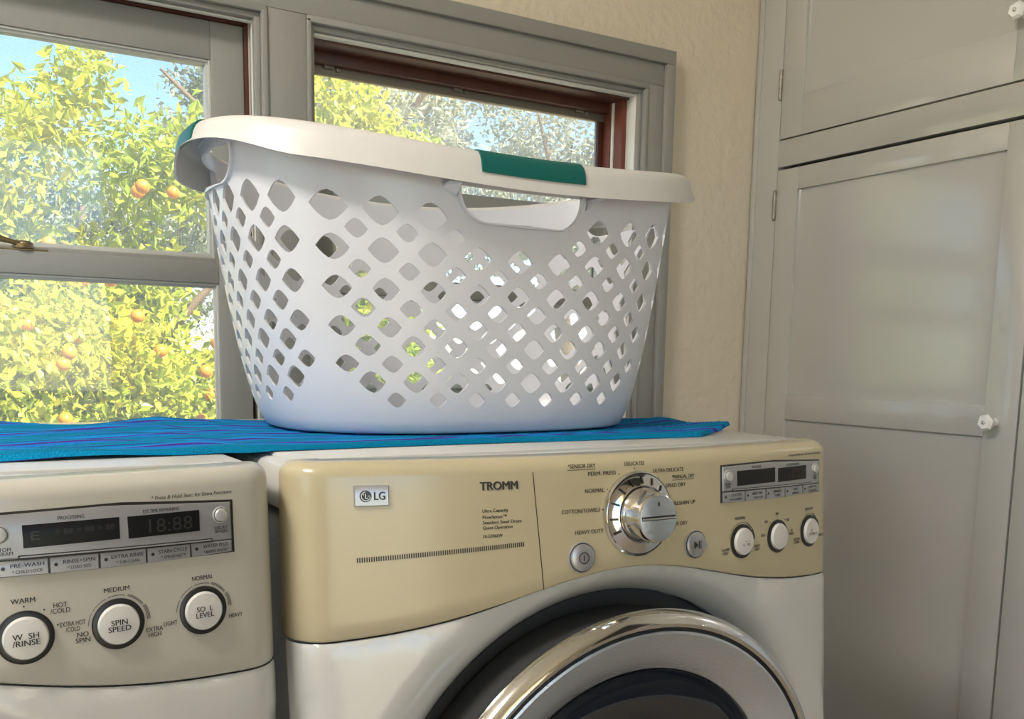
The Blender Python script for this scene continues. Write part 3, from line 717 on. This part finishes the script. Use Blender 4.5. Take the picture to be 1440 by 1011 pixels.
# ------------------------------------------------------------------ laundry basket
BX, BY, BZ = .318, .330, .9818
NE = 2.5
def spow(v, e): return math.copysign(abs(v)**e, v)
def sup(t, a, b): return a*spow(math.cos(t), 2/NE), b*spow(math.sin(t), 2/NE)
WH = .300
def basket():
    rt = root('laundry_basket', (BX, BY, BZ), 'white plastic laundry basket with diamond holes and teal hand grips', 'basket')
    # arc-length table on the mid-height outline, starting at the back (t = 90 deg)
    nT = 4000
    T = [PI/2+2*PI*k/nT for k in range(nT+1)]
    am, bm_ = .285, .178
    pts = [sup(t, am, bm_) for t in T]; U = [0]
    for p, q in zip(pts, pts[1:]): U.append(U[-1]+math.dist(p, q))
    LU = U[-1]
    def t_of(u): return float(np.interp(u, U, T))
    def u_of(deg): return float(np.interp(math.radians(deg), T, U))
    def saddle(t): c = spow(math.cos(t), 2/NE); return .031*c*c
    def pos(u, h, off=0.0):
        t = t_of(u % LU if u != LU else LU); s = max(0, h/WH)
        f = s**.62
        a = .232+.077*f; b = .158+.028*f
        x, y = sup(t, a, b)
        # outward normal in plan
        e = 1e-3; x2, y2 = sup(t+e, a, b); x1, y1 = sup(t-e, a, b)
        n = Vector((y2-y1, -(x2-x1)));
        n = n.normalized() if n.length > 1e-12 else Vector((math.cos(t), math.sin(t)))
        return Vector((BX+x+n.x*off, BY+y+n.y*off, BZ+h+saddle(t)*s*s))
    uL, uF, uR = u_of(180), u_of(270), u_of(360)
    uB = 0.0
    P = []; E = []; holes = []
    def add(p): P.append(Vector(p)); return len(P)-1
    def loop(pl):
        ids = [add(p) for p in pl]
        for a, b in zip(ids, ids[1:]+ids[:1]): E.append((a, b))
    # boundary
    nU = 200; nH = 22
    bo = [add((LU*k/nU, .004)) for k in range(nU+1)]; to = [add((LU*k/nU, WH)) for k in range(nU+1)]
    le = [add((0, .004+(WH-.004)*k/nH)) for k in range(1, nH)]; ri = [add((LU, .004+(WH-.004)*k/nH)) for k in range(1, nH)]
    lp = bo+ri+to[::-1]+le[::-1]
    for a, b in zip(lp, lp[1:]+lp[:1]): E.append((a, b))
    Wd = [.036, .024, .033, .024, .030, .027, .028, .0295, .0255, .032, .0235]
    Hd = [.029, .019, .0255, .0185, .0235, .020, .0215, .0225, .0185, .0235, .0170]
    def lemon(uc, h, w, hh):
        out = []
        for k in range(20):
            a = 2*PI*k/20; c, s = math.cos(a), math.sin(a)
            x = w/2*c; y = hh/2*math.copysign(1-abs(c)**1.75, s) if abs(s) > 1e-9 else 0
            out.append((uc+x, h+y))
        holes.append((uc, h, w/2+.001, hh/2+.001)); loop(out)
    zrow = [1.0205+.0195*(10-i) - BZ for i in range(11)]
    for face, half, du, sc, blk in ((uF-.003, 4, .0528, 1, 1.2), (uB, 4, .0515, 1, 1.2), (uL, 3, .0400, .80, -1), (uR, 3, .0400, .80, -1)):
        for i in range(11):
            ks = [k for k in range(-half, half+1)] if i % 2 == 0 else [k+.5 for k in range(-half, half)]
            if i == 10: ks = [k for k in ks if abs(k) < half]
            for k in ks:
                if i < 2 and abs(k) < blk+.2: continue
                lift = 0 if blk > 0 else .004
                uc = face+k*du
                if uc < -.001: uc += LU
                if uc > LU: uc -= LU
                w = Wd[i]*sc*(1.10 if abs(k) == half else 1)
                if face == uB and k == 0:
                    continue
                lemon(uc, zrow[i]+lift, w, Hd[i])
    # handle openings
    hand = []
    for face, hw in ((uL-.020, .085), (uF-.004, .077), (uR+.020, .085)):
        out = []; zt, zb = WH-.030, WH-.068
        if abs(face-uF) > .1: zt = WH-.016; zb = WH-.050
        r = min(.032, zt-zb-.004)
        out += [(face-hw, zt), (face-hw, zb+r)]
        for k in range(1, 8): a = PI+PI/2*k/8; out.append((face-hw+r+r*math.cos(a), zb+r+r*math.sin(a)))
        for k in range(0, 7): out.append((face-hw+r+(2*hw-2*r)*k/6, zb))
        for k in range(1, 8): a = 1.5*PI+PI/2*k/8; out.append((face+hw-r+r*math.cos(a), zb+r+r*math.sin(a)))
        out += [(face+hw, zb+r), (face+hw, zt)]
        for k in range(1, 10): out.append((face+hw-2*hw*k/10, zt))
        loop(out); hand.append((face, hw, zb, zt, out))
    # interior points for curvature
    for i in range(1, 150):
        for j in range(1, 26):
            u = LU*i/150; h = .004+(WH-.004)*(j/26)
            ok = all(abs(u-a)/c+abs(h-b)/d > 1.25 for a, b, c, d in holes) and all(not (abs(u-a) < hw+.003 and zb-.003 < h < zt+.003) for a, hw, zb, zt, _ in hand)
            if ok: add((u, h))
    vo, eo, fo, *_ = delaunay_2d_cdt(P, E, [], 0, 1e-7)
    def inside_hand(c):
        for a, hw, zb, zt, out in hand:
            if abs(c.x-a) < hw and zb < c.y < zt:
                n = len(out); ins = False
                for i in range(n):
                    (x1, y1), (x2, y2) = out[i], out[(i+1) % n]
                    if (y1 > c.y) != (y2 > c.y) and c.x < (x2-x1)*(c.y-y1)/(y2-y1)+x1: ins = not ins
                if ins: return True
        return False
    def inside_hole(c):
        for a, b, w, h in holes:
            dx = abs(c.x-a)/(w-.001)
            if dx < 1 and abs(c.y-b) < (h-.001)*(1-dx**1.75)*1.0: return True
        return False
    F = []
    for f in fo:
        c = sum((vo[i] for i in f), Vector((0, 0)))/len(f)
        if inside_hole(c) or inside_hand(c): continue
        F.append(tuple(f))
    bm = bmesh.new(); TH = .0030
    ou = [bm.verts.new(pos(p.x, p.y)) for p in vo]; inn = [bm.verts.new(pos(p.x, p.y, -TH)) for p in vo]
    edge = {}
    for f in F:
        bm.faces.new([ou[i] for i in f]); bm.faces.new([inn[i] for i in f[::-1]])
        for a, b in zip(f, f[1:]+f[:1]):
            k = (min(a, b), max(a, b)); edge[k] = edge.get(k, 0)+1
    for (a, b), n in edge.items():
        if n == 1:
            pa, pb = vo[a], vo[b]
            if (pa.x < 1e-5 and pb.x < 1e-5) or (pa.x > LU-1e-5 and pb.x > LU-1e-5): continue
            if pa.y < .0041 and pb.y < .0041: continue
            bm.faces.new((ou[a], ou[b], inn[b], inn[a]))
    # floor of the basket with a rounded lower edge
    for off0, ring_h, flat in ((0, .004, 0), (-TH, .004, 1)):
        prev = None
        for sc, h in ((1.0, .004), (.985, .0015), (.96, 0.0), (.60, 0.0), (.25, 0.0)):
            r = []
            for k in range(nU):
                p = pos(LU*k/nU, .004, off0); x, y = (p.x-BX)*sc+BX, (p.y-BY)*sc+BY
                r.append(bm.verts.new((x, y, BZ+h+(TH if flat and h < .004 else 0))))
            if prev:
                for k in range(nU): bm.faces.new((prev[k], prev[(k+1) % nU], r[(k+1) % nU], r[k]))
            prev = r
        bm.faces.new(prev)
    bmesh.ops.remove_doubles(bm, verts=bm.verts, dist=1e-5)
    bad = [f for f in bm.faces if f.calc_area() < 1e-12]
    if bad: bmesh.ops.delete(bm, geom=bad, context='FACES_ONLY')
    from_bm('basket_body', bm, M['basket'], rt, 42)
    # rim and grips: profile swept along the top outline (offset outwards, height relative to the top)
    def skirt(u):
        t = t_of(u); c = abs(spow(math.cos(t), 2/NE)); e = max(0, (c-.78)/.22); e = e*e*(3-2*e)
        return 1-.42*e if math.sin(t) < .02 else (1+.25*e if math.sin(t) > .25 else 1-.42*e+(.67*e)*(math.sin(t)-.02)/.23)
    def sweep(name, prof, ua, ub, n, m, par, closed=False, smooth=40):
        bm = bmesh.new(); R = []
        cnt = n if closed else n+1
        for k in range(cnt):
            u = ua+(ub-ua)*k/n; u = u % LU
            r = []
            for off, dz in prof:
                p = pos(u, WH, off); p.z += dz*skirt(u) if dz < -.02 else dz; r.append(bm.verts.new(p))
            R.append(r)
        m_ = len(prof)
        for k in range(n):
            a, b = R[k], R[(k+1) % cnt]
            for j in range(m_): bm.faces.new((a[j], a[(j+1) % m_], b[(j+1) % m_], b[j]))
        if not closed: bm.faces.new(R[0]); bm.faces.new(R[-1][::-1])
        return from_bm(name, bm, m, par, smooth)
    prof = [(-.0030, -.008), (-.0030, .0015), (-.0010, .0042), (.004, .0054), (.010, .0050), (.0152, .0032), (.0195, -.0010), (.0225, -.007), (.0245, -.015), (.0285, -.0325), (.0261, -.0325), (.0222, -.015), (.0208, -.008), (.0182, -.0030), (.014, .0002), (.008, .0018), (.002, .0018), (.0008, -.002), (.0008, -.008)]
    sweep('rim', prof, 0, LU, 260, M['rim'], rt, closed=True)
    gp = [(.000, .0060), (.006, .0070), (.012, .0062), (.0175, .0040), (.0222, -.0005), (.0250, -.007), (.0262, -.0135), (.0270, -.0190), (.0240, -.0190), (.0236, -.014), (.022, -.007), (.0190, -.001), (.0150, .0020), (.008, .0040), (.000, .0045)]
    for face, hw, zb, zt, out in hand:
        gl = .060 if hw < .08 else .052
        g = sweep('hand_grip', gp, face-gl, face+gl, 24, M['teal'], rt); g['label'] = 'teal hand grip'
        # moulded lip around the opening and two little gussets under the rim
        bm = bmesh.new(); R = []
        low = [p for p in out if p[1] < zt-1e-6]; low = [(out[0][0], zt)]+low+[(low[-1][0], zt)]
        cx = face; cz = (zb+zt)/2; lipd = .0070 if hw < .08 else .0035
        for (u, h) in low:
            du, dh = cx-u, max(0, cz-h)+.0001; L_ = math.hypot(du, dh); du, dh = du/L_*.0026, dh/L_*.0026
            R.append([bm.verts.new(pos(u-du*.2, h-dh*.2, -.001)), bm.verts.new(pos(u-du*.2, h-dh*.2, lipd)), bm.verts.new(pos(u+du, h+dh, lipd)), bm.verts.new(pos(u+du, h+dh, -.001))])
        for a, b in zip(R, R[1:]):
            for j in range(4): bm.faces.new((a[j], a[(j+1) % 4], b[(j+1) % 4], b[j]))
        bm.faces.new(R[0]); bm.faces.new(R[-1][::-1])
        from_bm('handle_lip', bm, M['basket'], rt, 40)
        for sgn in ((-1, 1) if hw < .08 else ()):
            bm = bmesh.new(); vs = []
            for u in (face+sgn*(hw+.003), face+sgn*(hw+.015)):
                tip = .010 if abs(u-face) < hw+.01 else .002
                vs.append([bm.verts.new(pos(u, WH-.032, -.0005)), bm.verts.new(pos(u, WH-.032, .0235)), bm.verts.new(pos(u, WH-.032-tip, .004 if tip < .005 else .010)), bm.verts.new(pos(u, WH-.034-tip, -.0005))])
            for j in range(4): bm.faces.new((vs[0][j], vs[0][(j+1) % 4], vs[1][(j+1) % 4], vs[1][j]))
            bm.faces.new(vs[0]); bm.faces.new(vs[1][::-1])
            from_bm('gusset', bm, M['basket'], rt)
    settle(rt)
basket()

# ------------------------------------------------------------------ fill lamp on the ceiling, added out of view to brighten the room
LPX, LPY = -1.15, -.35
lamp = root('fill_lamp', (LPX, LPY, 2.5), 'unseen round ceiling lamp added to fill the room with light', 'lamp')
def lathe_z(name, prof, cx, cy, m, parent, seg=48):
    v = []; f = []
    for r, z in prof:
        for k in range(seg): a = 2*PI*k/seg; v.append((cx+r*math.cos(a), cy+r*math.sin(a), z))
    for j in range(len(prof)-1):
        for k in range(seg): f.append((j*seg+k, j*seg+(k+1) % seg, (j+1)*seg+(k+1) % seg, (j+1)*seg+k))
    f.append(tuple((len(prof)-1)*seg+k for k in range(seg)))
    return from_data(name, v, f, m, parent, 40, recalc=True)
lathe_z('fill_lamp_base', [(.19, 2.5), (.195, 2.485), (.195, 2.47), (.185, 2.465)], LPX, LPY, M['lampm'], lamp)
sm = bpy.data.materials.new('fill_lamp_glass'); sm.use_nodes = True
pe = sm.node_tree.nodes['Principled BSDF']; pe.inputs['Emission Color'].default_value = (1, .94, .86, 1); pe.inputs['Emission Strength'].default_value = 30.0
lathe_z('fill_lamp_shade', [(.225, 2.469), (.232, 2.45), (.215, 2.425), (.16, 2.40), (.08, 2.387), (.01, 2.384)], LPX, LPY, sm, lamp)
settle(lamp)

# ------------------------------------------------------------------ outside
gr = boxes('ground', [(-14, 24, .95, 40, -.45, -.30), (-14, -2.4, -14, .95, -.45, -.30), (-2.4, 24, -14, -2.8, -.45, -.30)], M['ground']); struct(gr, 'dry ground outside the house')

def foliage(name, blobs, n, size, m, parent, seed):
    """many small folded leaves scattered through ellipsoid clumps (cx, cy, cz, rx, ry, rz)"""
    rng = np.random.default_rng(seed)
    w = np.array([b[3]*b[5] for b in blobs]); w = w/w.sum()
    idx = rng.choice(len(blobs), n, p=w); B = np.array(blobs)[idx]
    d = rng.normal(size=(n, 3)); d /= np.linalg.norm(d, axis=1)[:, None]
    r = rng.random(n)**.45
    c = B[:, :3]+d*B[:, 3:6]*r[:, None]*(1+.12*rng.normal(size=(n, 1)))
    ax = rng.normal(size=(n, 3)); ax += d*.8; ax[:, 2] -= .2; ax /= np.linalg.norm(ax, axis=1)[:, None]
    up = rng.normal(size=(n, 3)); sd_ = np.cross(ax, up); sd_ /= np.linalg.norm(sd_, axis=1)[:, None]; nr = np.cross(sd_, ax)
    ln = size*(.6+.8*rng.random(n))[:, None]
    v0 = c-ax*ln*.5; v2 = c+ax*ln*.5; v1 = c+sd_*ln*.23+nr*ln*.07-ax*ln*.05; v3 = c-sd_*ln*.23+nr*ln*.07-ax*ln*.05
    V = np.stack([v0, v1, v2, v3], 1).reshape(-1, 3)
    me = bpy.data.meshes.new(name)
    q = np.arange(n)*4
    Fc = np.stack([q, q+1, q+2, q, q+2, q+3], 1).reshape(-1, 3)
    me.from_pydata(V.tolist(), [], Fc.tolist())
    cl = rng.random(len(blobs))[idx]
    tone = np.clip(.40*rng.random(n)+.40*cl+.2*rng.random(n)**2, 0, 1)
    at = me.attributes.new('tone', 'FLOAT', 'FACE'); at.data.foreach_set('value', np.repeat(tone, 2))
    o = link(name, me, m, parent); o['kind'] = 'stuff'
    return o
def trunk(pts, rad, parent, name='trunk'):
    bm = bmesh.new(); tube(bm, pts, rad, 10); return from_bm(name, bm, M['bark'], parent, 60)
def clumps(rng, cx, cy, cz, rx, ry, rz, n, s0, s1):
    out = []
    for _ in range(n):
        d = Vector((rng.gauss(0, 1), rng.gauss(0, 1), rng.gauss(0, 1))).normalized()*rng.uniform(.3, 1)
        s = rng.uniform(s0, s1); out.append((cx+d.x*rx, cy+d.y*ry, cz+d.z*rz, s, s, s*rng.uniform(.7, 1.1)))
    return out
rg = random.Random(11)
ot = root('orange_tree', (.2, 3.6, -.3), 'yellow-green orange tree bearing fruit outside the latched window', 'tree')
trunk([(.2, 3.6, -.3), (.22, 3.62, .2), (.15, 3.6, .7), (.2, 3.6, 1.5)], [.09, .075, .06, .03], ot)
for q in ((-.5, 3.4, 1.3), (.8, 3.5, 1.4), (.3, 3.9, 1.7)): trunk([(.17, 3.6, .55), ((.17+q[0])/2, (3.6+q[1])/2, 1.05), q], [.045, .035, .012], ot, 'branch')
bl = clumps(rg, .15, 3.55, .78, .92, .6, .75, 80, .18, .34) + [(-.5, 3.4, 1.68, .30, .3, .28), (-.1, 3.3, 1.76, .28, .28, .26), (.12, 3.3, 1.90, .20, .22, .22), (.25, 3.3, 2.10, .15, .16, .17), (.45, 3.4, 1.80, .26, .26, .24), (.64, 3.4, 1.82, .22, .22, .24), (.86, 3.4, 1.94, .22, .26, .26), (1.05, 3.5, 1.75, .25, .25, .25)]
foliage('foliage', bl, 70000, .052, M['leafy'], ot, 5)
org = None
osp = []
for _ in range(34):
    a = rg.uniform(-.8, 1.1); osp.append((a, 2.80+rg.uniform(0, .3)+.25*abs(a-.2), rg.uniform(.35, 1.7)))
osp += [(.60, 2.75, 1.10), (.70, 2.76, 1.12), (.63, 2.74, 1.0), (.55, 2.73, 1.0), (.35, 2.70, 1.62), (.10, 2.7, 1.06)]
for p in osp:
    if org is None:
        bm = bmesh.new(); bmesh.ops.create_icosphere(bm, subdivisions=2, radius=.025); org = from_bm('orange', bm, M['orange'], ot, 80); org.location = p
    else:
        o = org.copy(); COL.objects.link(o); o.location = p
settle(ot)
t2 = root('citrus_bush', (1.85, 4.3, -.3), 'bright yellow-green citrus bush seen past the basket rim', 'bush')
trunk([(1.85, 4.3, -.3), (1.8, 4.3, .5), (1.85, 4.3, 1.3)], [.07, .05, .02], t2)
foliage('foliage', clumps(rg, 1.85, 4.3, .95, .32, .32, .85, 36, .16, .26)+[(1.55, 4.2, 2.36, .2, .22, .24), (1.72, 4.2, 2.32, .2, .22, .2), (1.9, 4.2, 2.2, .2, .2, .2), (2.08, 4.2, 2.12, .18, .2, .2), (1.75, 4.3, 2.0, .3, .3, .3)], 16000, .06, M['leafy'], t2, 8)
settle(t2)
t3 = root('reflection_tree', (-2.3, 3.7, -.3), 'unseen yellow-green citrus tree added past the orange tree to brighten the cupboard door reflection', 'tree')  # added out of view so bright foliage reflects in the cupboard door
trunk([(-2.3, 3.7, -.3), (-2.25, 3.7, .5), (-2.3, 3.7, 1.4)], [.08, .06, .02], t3)
foliage('foliage', clumps(rg, -2.3, 3.7, 1.2, .95, .6, 1.25, 75, .2, .36), 22000, .075, M['leafy'], t3, 9)
settle(t3)
for k, (cx, cy, cz, rr, lab, sd2) in enumerate(((2.6, 7.2, 2.9, 1.45, 'grey-green tree with a leaning trunk behind the citrus bush', 21), (6.3, 9.0, 3.1, 1.5, 'spreading grey-green tree furthest from the orange tree', 22), (1.4, 10.5, 2.0, 1.3, 'low grey-green tree standing behind the orange tree', 23))):
    t = root('shade_tree', (cx, cy, -.3), lab, 'tree', 'grey-green trees at the back of the yard')
    trunk([(cx, cy, -.3), (cx+.1, cy, .8), (cx-.15, cy, 1.9), (cx, cy, cz+.5)], [.16, .13, .10, .04], t)
    for q in range(5):
        a = q*1.3; trunk([(cx-.1, cy, 1.5), (cx+math.cos(a)*rr*.5, cy+math.sin(a)*rr*.5, cz-.1), (cx+math.cos(a)*rr*.95, cy+math.sin(a)*rr*.9, cz+.5)], [.06, .04, .012], t, 'branch')
    foliage('foliage', clumps(rg, cx, cy, cz, rr*1.05, rr, 1.25, 56, .22, .46), 24000, .075, M['leafg'], t, sd2)
    settle(t)
